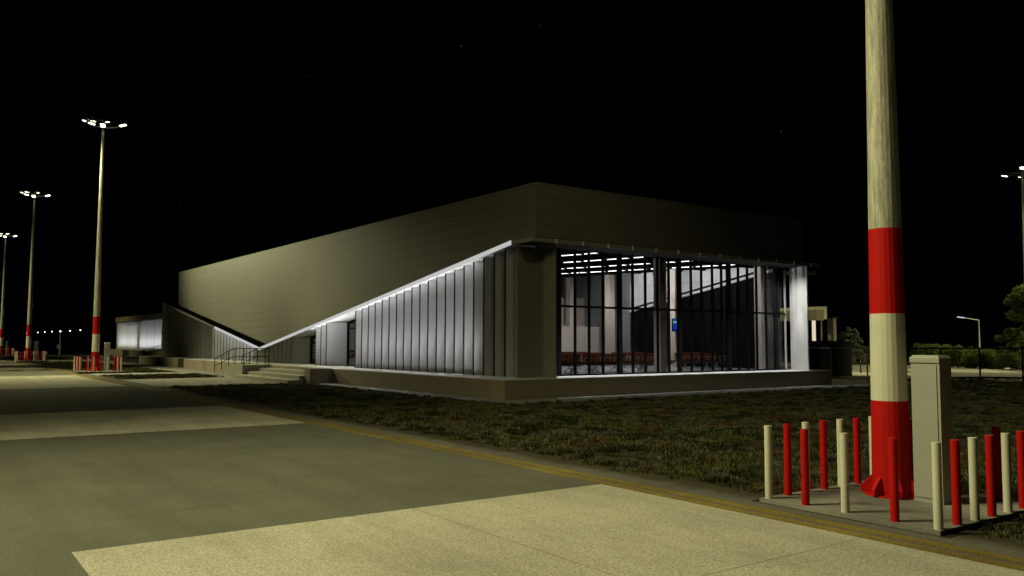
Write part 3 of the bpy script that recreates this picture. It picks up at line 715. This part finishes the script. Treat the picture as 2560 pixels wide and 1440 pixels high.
# cars
def car(label, loc, rz, paint, suv=True):
    c = thing('parked_car', label, 'car', loc, 'parked cars beyond the fence', rz)
    hr = 1.62 if suv else 1.42; w = .88
    prof = [(-2.2, .35), (-2.25, .75), (-2.05, 1.0), (-1.95, 1.02), (.95, 1.0), (1.95, .92), (2.2, .75), (2.22, .35)]
    mb = MB(); mb.prism(prof, 'y', -w, w); mb.build('body', paint, c)
    tp_ = [(-1.95, 1.02), (-1.65, hr - .06), (-1.3, hr), (.05, hr), (.35, hr - .08), (1.0, 1.0)]
    n = len(tp_); v = [(x, -w + (0.02 if z < 1.1 else .16), z) for x, z in tp_] + [(x, w - (0.02 if z < 1.1 else .16), z) for x, z in tp_]
    mb = MB(); mb.add(v, [tuple(range(n)), tuple(range(2 * n - 1, n - 1, -1))] + [(i, i + n, (i + 1) % n + n, (i + 1) % n) for i in range(n)])
    mb.build('cabin', paint, c)
    mb = MB()
    for s in (-1, 1):
        q = lambda x, z: (x, s * (w - (.0 + (z - 1.02) / (hr - 1.02) * .14) + .012), z)
        zt = hr - .1
        for a, b, a2, b2 in ((-1.75, -.72, -1.5, -.72), (-.62, .55, -.62, .18)):
            mb.add([q(a, 1.06), q(b, 1.06), q(b2, zt), q(a2, zt)], [(0, 1, 2, 3)])
    mb.build('side_windows', M['carglass'], c, fix=False)
    mb = MB(); mb.add([(.98, -.74, 1.05), (.98, .74, 1.05), (.45, .66, hr - .09), (.45, -.66, hr - .09)], [(0, 1, 2, 3)]); mb.build('windscreen', M['carglass'], c, fix=False)
    for x in (-1.4, 1.38):
        for s in (-1, 1):
            wl = MB().tube((x, s * .70, .34), (x, s * .90, .34), .34, n=18).build('wheel', M['tyre'], c)
            MB().tube((x, s * .895, .34), (x, s * .915, .34), .22, n=14).build('rim', M['rim'], wl)
    for s in (-1, 1):
        MB().box(1.98, 2.215, s * .62 - .16, s * .62 + .16, .70, .84).build('headlight', M['headlight'], c)
        MB().box(.55, .72, s * .95 - .08, s * .95 + .08, 1.02, 1.16).build('mirror', paint, c)
    return c
car('dark grey SUV seen over the cabinet top', (98.5, 55.1, 0), R(165), M['carpaint'])
car('almost black saloon car right of the dark SUV', (100.8, 52.6, 0), R(150), M['carpaint3'], False)
car('pale blue car partly hidden by the foreground mast', (86.0, 53.0, 0), R(120), M['carpaint2'])

# ------------------------------------------------------------------ grass (one uncountable cover)
def grass():
    gm = [leafmat('grass dark green', (.038, .042, .016), .2), leafmat('grass olive', (.10, .11, .035), .2), leafmat('grass grey green', (.125, .128, .08), .2),
          leafmat('grass reddish', (.10, .045, .024), .2), leafmat('grass straw', (.11, .088, .032), .2), leafmat('grass orange', (.16, .075, .022), .2)]
    zones = [(9.1, 15.6, -6, 39.1, 6500, 1.), (15.6, 48, -4, 22.1, 7500, 1.), (9.3, 14.6, 47.9, 54.1, 420, 1.), (9.3, 14.3, 57.2, 74.2, 900, 1.), (9.3, 14.3, 78.7, 92.5, 500, 1.2), (41.5, 52, 19, 24, 300, 1.), (9.6, 15, 101, 125, 500, 1.6)]
    V, MI = [], []
    from mathutils import noise as nz
    for x0, x1, y0, y1, n, sc_ in zones:
        xs_ = rng.uniform(x0, x1, n * 2); ys_ = rng.uniform(y0, y1, n * 2); c = 0
        for x, y in zip(xs_, ys_):
            if c >= n: break
            if 8.1 < x < 11.55 and (4.45 < y < 6.98 or abs(y - 58.5) < 1.25 or abs(y - 91.3) < 1.25): continue
            dens = nz.noise((x * .55, y * .55, 3.1)); edge = min(1, (x - 8.95) / .8)
            if rng.uniform() > (.62 + .8 * dens) * edge: continue
            c += 1
            hue = nz.noise((x * .9, y * .9, 9.)) + rng.normal() * .22
            mi = 0 if hue < -.2 else 2 if hue < .15 else 1 if hue < .40 else 4 if hue < .62 else 3
            if mi == 3 and rng.uniform() < .3: mi = 5
            hgt = sc_ * rng.uniform(.02, .085); rad = rng.uniform(.08, .22) * sc_
            nb = 48 if y < 20 else 30 if y < 28 else 16
            a = rng.uniform(0, 6.283, nb); r_ = rad * np.sqrt(rng.uniform(0, 1, nb)); bx = x + r_ * np.cos(a); by = y + r_ * np.sin(a)
            h = hgt * (1.05 - .6 * (r_ / rad) ** 2) * rng.uniform(.6, 1.2, nb)
            la = a + rng.normal(0, .6, nb); le = h * rng.uniform(.1, .7, nb)
            wa = rng.uniform(0, 6.283, nb); ww = rng.uniform(.004, .009, nb) * (1 + max(0, y - 8) * .05)
            wx, wy = np.cos(wa) * ww, np.sin(wa) * ww
            z = np.full(nb, -.01)
            tri = np.stack([np.stack([bx - wx, by - wy, z], 1), np.stack([bx + wx, by + wy, z], 1), np.stack([bx + wx * .8 + le * np.cos(la), by + wy * .8 + le * np.sin(la), h], 1), np.stack([bx - wx * .8 + le * np.cos(la), by - wy * .8 + le * np.sin(la), h * .93], 1)], 1)
            V.append(tri.reshape(-1, 3)); MI.append(np.full(nb, mi))
    V = np.concatenate(V); MI = np.concatenate(MI); n = len(MI)
    me = bpy.data.meshes.new('grass'); me.vertices.add(4 * n); me.vertices.foreach_set('co', V.ravel())
    me.loops.add(4 * n); me.loops.foreach_set('vertex_index', np.arange(4 * n)); me.polygons.add(n)
    me.polygons.foreach_set('loop_start', np.arange(0, 4 * n, 4)); me.polygons.foreach_set('loop_total', np.full(n, 4))
    for m in gm: me.materials.append(m)
    me.polygons.foreach_set('material_index', MI.astype(np.int32)); me.update()
    o = bpy.data.objects.new('grass', me); COL.objects.link(o)
    tag(o, 'low tufted rough grass with reddish patches around the terminal', 'grass', kind='stuff')
grass()

# ------------------------------------------------------------------ lights
YEL = (1.0, .955, .50)
def spot(loc, aim, power, cone, blend=.6, size=1.0, col=YEL):
    l = bpy.data.lights.new('spot', 'SPOT'); l.energy = power; l.color = col; l.spot_size = R(cone); l.spot_blend = blend; l.shadow_soft_size = size
    o = bpy.data.objects.new('spot_lamp', l); COL.objects.link(o); o.location = loc  # one name for mast floods, downlights and added unseen spots
    o.rotation_euler = (Vector(aim) - Vector(loc)).to_track_quat('-Z', 'Y').to_euler(); return o
def area(loc, dirn, sx, sy, power, yaxis, col=(1, 1, 1), spread=180):
    l = bpy.data.lights.new('area', 'AREA'); l.shape = 'RECTANGLE'; l.size = sx; l.size_y = sy; l.energy = power; l.color = col; l.spread = R(spread)
    o = bpy.data.objects.new('line_lamp', l); COL.objects.link(o)
    z = -Vector(dirn).normalized(); y = Vector(yaxis); y = (y - z * y.dot(z)).normalized(); x = y.cross(z)
    m = Matrix((x, y, z)).transposed().to_4x4(); m.translation = Vector(loc); o.matrix_world = m; return o
# apron and facade floods, some unseen beyond the frame, plus added fill spots
spot((-5.0, 13.5, 17), (6.0, 3.5, 0), 19500, 122, 1.0, 2.8)
spot((-10.0, 55.0, 18), (9.6, 58.5, 1), 13000, 40, 1.0, 1.6)
spot((10.0, 57.6, 15.4), (14.6, 43.6, 0), 8500, 42, 1.0, .4)
spot((2.0, 100.0, 18), (18.6, 56.8, 3.0), 47000, 25.5, 1.0, 1.2)
spot((10.3, 6.9, 17.5), (16.5, 21.0, 6), 1100, 58, 1.0, .5)
spot((-16.0, 34.0, 18), (3.0, 24.0, 0), 2700, 76, 1.0, 1.6)  # added unseen fill over the middle of the apron
spot((8.6, 58.8, 15.5), (3.0, 57.0, 0), 13000, 120, 1.0, .5)
spot((-9.0, 91.0, 18), (9.5, 91.0, 0), 20000, 60, 1.0, 1.6)
spot((-10.0, 129.0, 18), (10, 129.0, 0), 20000, 60, 1.0, 1.6)
spot((72.3, 30.6, 15.4), (62, 28, 0), 9000, 110, 1.0, .6)
spot((72.0, 15.0, 14.0), (66.5, 31.0, 2.5), 30000, 52, 1.0, .8)  # added unseen spot to brighten the tall tree and hedge
spot((60.0, 20.0, 12.0), (50.6, 32.0, 1.8), 30000, 34, 1.0, .5)  # added unseen spot so the conifer shows
spot((50.0, 53.0, 12.0), (66.0, 47.5, 4.4), 5200, 40, 1.0, .5)  # added unseen spot for the pavilion side facing the terminal
# eave line lamps over the fins
def eave(y0, y1, k):
    ym = (y0 + y1) / 2; s = (zs(y1) - zs(y0)) / (y1 - y0); ya = Vector((0, 1, s)).normalized(); L = abs(y1 - y0)
    for tilt, spread, pw in ((.7, 180, 2.4), (.45, 90, 1.2), (-.16, 80, 4.5)):
        d = Vector((tilt, 0, -1)); d -= ya * d.dot(ya)
        area((18.165, ym, zs(ym) - .175), d, .04, L * math.sqrt(1 + s * s), pw * L * k, ya, spread=spread)
# unseen line lamps added on the plinth, just in front of the fins, aimed up at the eave
def wash(y0, y1, k):
    L = y1 - y0
    for tilt, spread, pw in ((.30, 120, 2.2), (.20, 60, 3.0), (.14, 40, 4.6)):
        area((17.92, (y0 + y1) / 2, PH + .02), (tilt, 0, 1), .05, L, pw * L * k, (0, 1, 0), spread=spread)
eave(27.7, 38.9, .65); eave(38.9, 44.5, .6); eave(54.2, 63.4, .2)
wash(27.7, 33.4, 1.15); wash(33.4, 38.9, 1.15); wash(39.5, 44.6, .75); wash(54.2, 63.0, .22)
# downlights over the glass front
for i in range(12):
    spot((19.8 + i * 1.288, 24.72, 5.62), (19.8 + i * 1.288, 24.66, 0), 520, 34, .6, .06, (1, 1, 1))
spot((32.3, 24.55, 5.6), (34.5, 24.55, 2.9), 330, 84, 1., .08, (1, 1, 1))
# unseen hall spots, added to give the light of the ceiling lines
for y in (27.0, 29.0, 31.0, 33.0, 35.2): spot((30.2, y, 5.62), (34.3, y + .3, 5.2 - (y - 27) * .08), 260, 110, 1., .04, (1, .99, .97))
for x in (26.0, 29.0, 31.4): spot((x, 33.6, 5.85), (x + .6, 38.2, 2.4), 520, 80, 1., .04, (1, .97, .94))
for x in (23.5, 27.2, 31.0):
    for y in (28.0, 32.0): spot((x, y, 5.66), (x, y, 0), 420, 120, 1., .04, (1, .99, .97))
area((21.8, 44.5, 5.2), (0, 0, -1), .3, 6, 60, (0, 1, 0), (1, .95, .9))
# unseen line lamps added on the annex plinth to wash its wall
area((23.75, 107.5, .9), (1, 0, 1.25), .1, 24, 180, (0, 1, 0), spread=95)
area((23.85, 128.5, .9), (1, 0, 1.25), .1, 13, 92, (0, 1, 0), spread=95)

# ------------------------------------------------------------------ night sky
wd = bpy.data.worlds.new('World'); sc.world = wd; wd.use_nodes = True
nt = wd.node_tree; ns, ln = nt.nodes, nt.links; ns.clear()
sky = N(ns, 'ShaderNodeTexSky', sky_type='NISHITA'); sky.sun_disc = False; sky.sun_elevation = R(-9); sky.sun_rotation = R(200)
tc = N(ns, 'ShaderNodeTexCoord'); vo = N(ns, 'ShaderNodeTexVoronoi'); vo.inputs['Scale'].default_value = 42
ln.new(tc.outputs['Generated'], vo.inputs['Vector'])
dot = ramp(ns, ln, vo.outputs['Distance'], [(.012, (1, 1, 1)), (.03, (0, 0, 0))])
sep = N(ns, 'ShaderNodeSeparateColor'); ln.new(vo.outputs['Color'], sep.inputs[0])
br_ = ramp(ns, ln, sep.outputs[0], [(.62, (0, 0, 0)), (1., (.12, .12, .13))])
star = mul(ns, ln, dot, br_)
b1 = N(ns, 'ShaderNodeBackground'); ln.new(sky.outputs[0], b1.inputs[0]); b1.inputs[1].default_value = .012
b2 = N(ns, 'ShaderNodeBackground'); ln.new(star, b2.inputs[0]); b2.inputs[1].default_value = 1.0
ad = N(ns, 'ShaderNodeAddShader'); ln.new(b1.outputs[0], ad.inputs[0]); ln.new(b2.outputs[0], ad.inputs[1])
o = N(ns, 'ShaderNodeOutputWorld'); ln.new(ad.outputs[0], o.inputs[0])

# ------------------------------------------------------------------ camera
cam = bpy.data.cameras.new('camera'); co = bpy.data.objects.new('camera', cam); COL.objects.link(co)
cam.sensor_width = 36; cam.lens = 36 * F / 2560; cam.clip_start = .1; cam.clip_end = 2000
m = Matrix((rt, up, -fw)).transposed().to_4x4(); m.translation = Vector((0, 0, H)); co.matrix_world = m
sc.camera = co
sc.view_settings.view_transform = 'Standard'; sc.view_settings.look = 'None'; sc.view_settings.exposure = 0; sc.view_settings.gamma = 1
sc.cycles.use_denoising = True; sc.cycles.max_bounces = 5; sc.cycles.diffuse_bounces = 3; sc.cycles.glossy_bounces = 2
sc.cycles.transmission_bounces = 3; sc.cycles.transparent_max_bounces = 16; sc.cycles.caustics_reflective = False; sc.cycles.caustics_refractive = False
sc.cycles.sample_clamp_indirect = 4
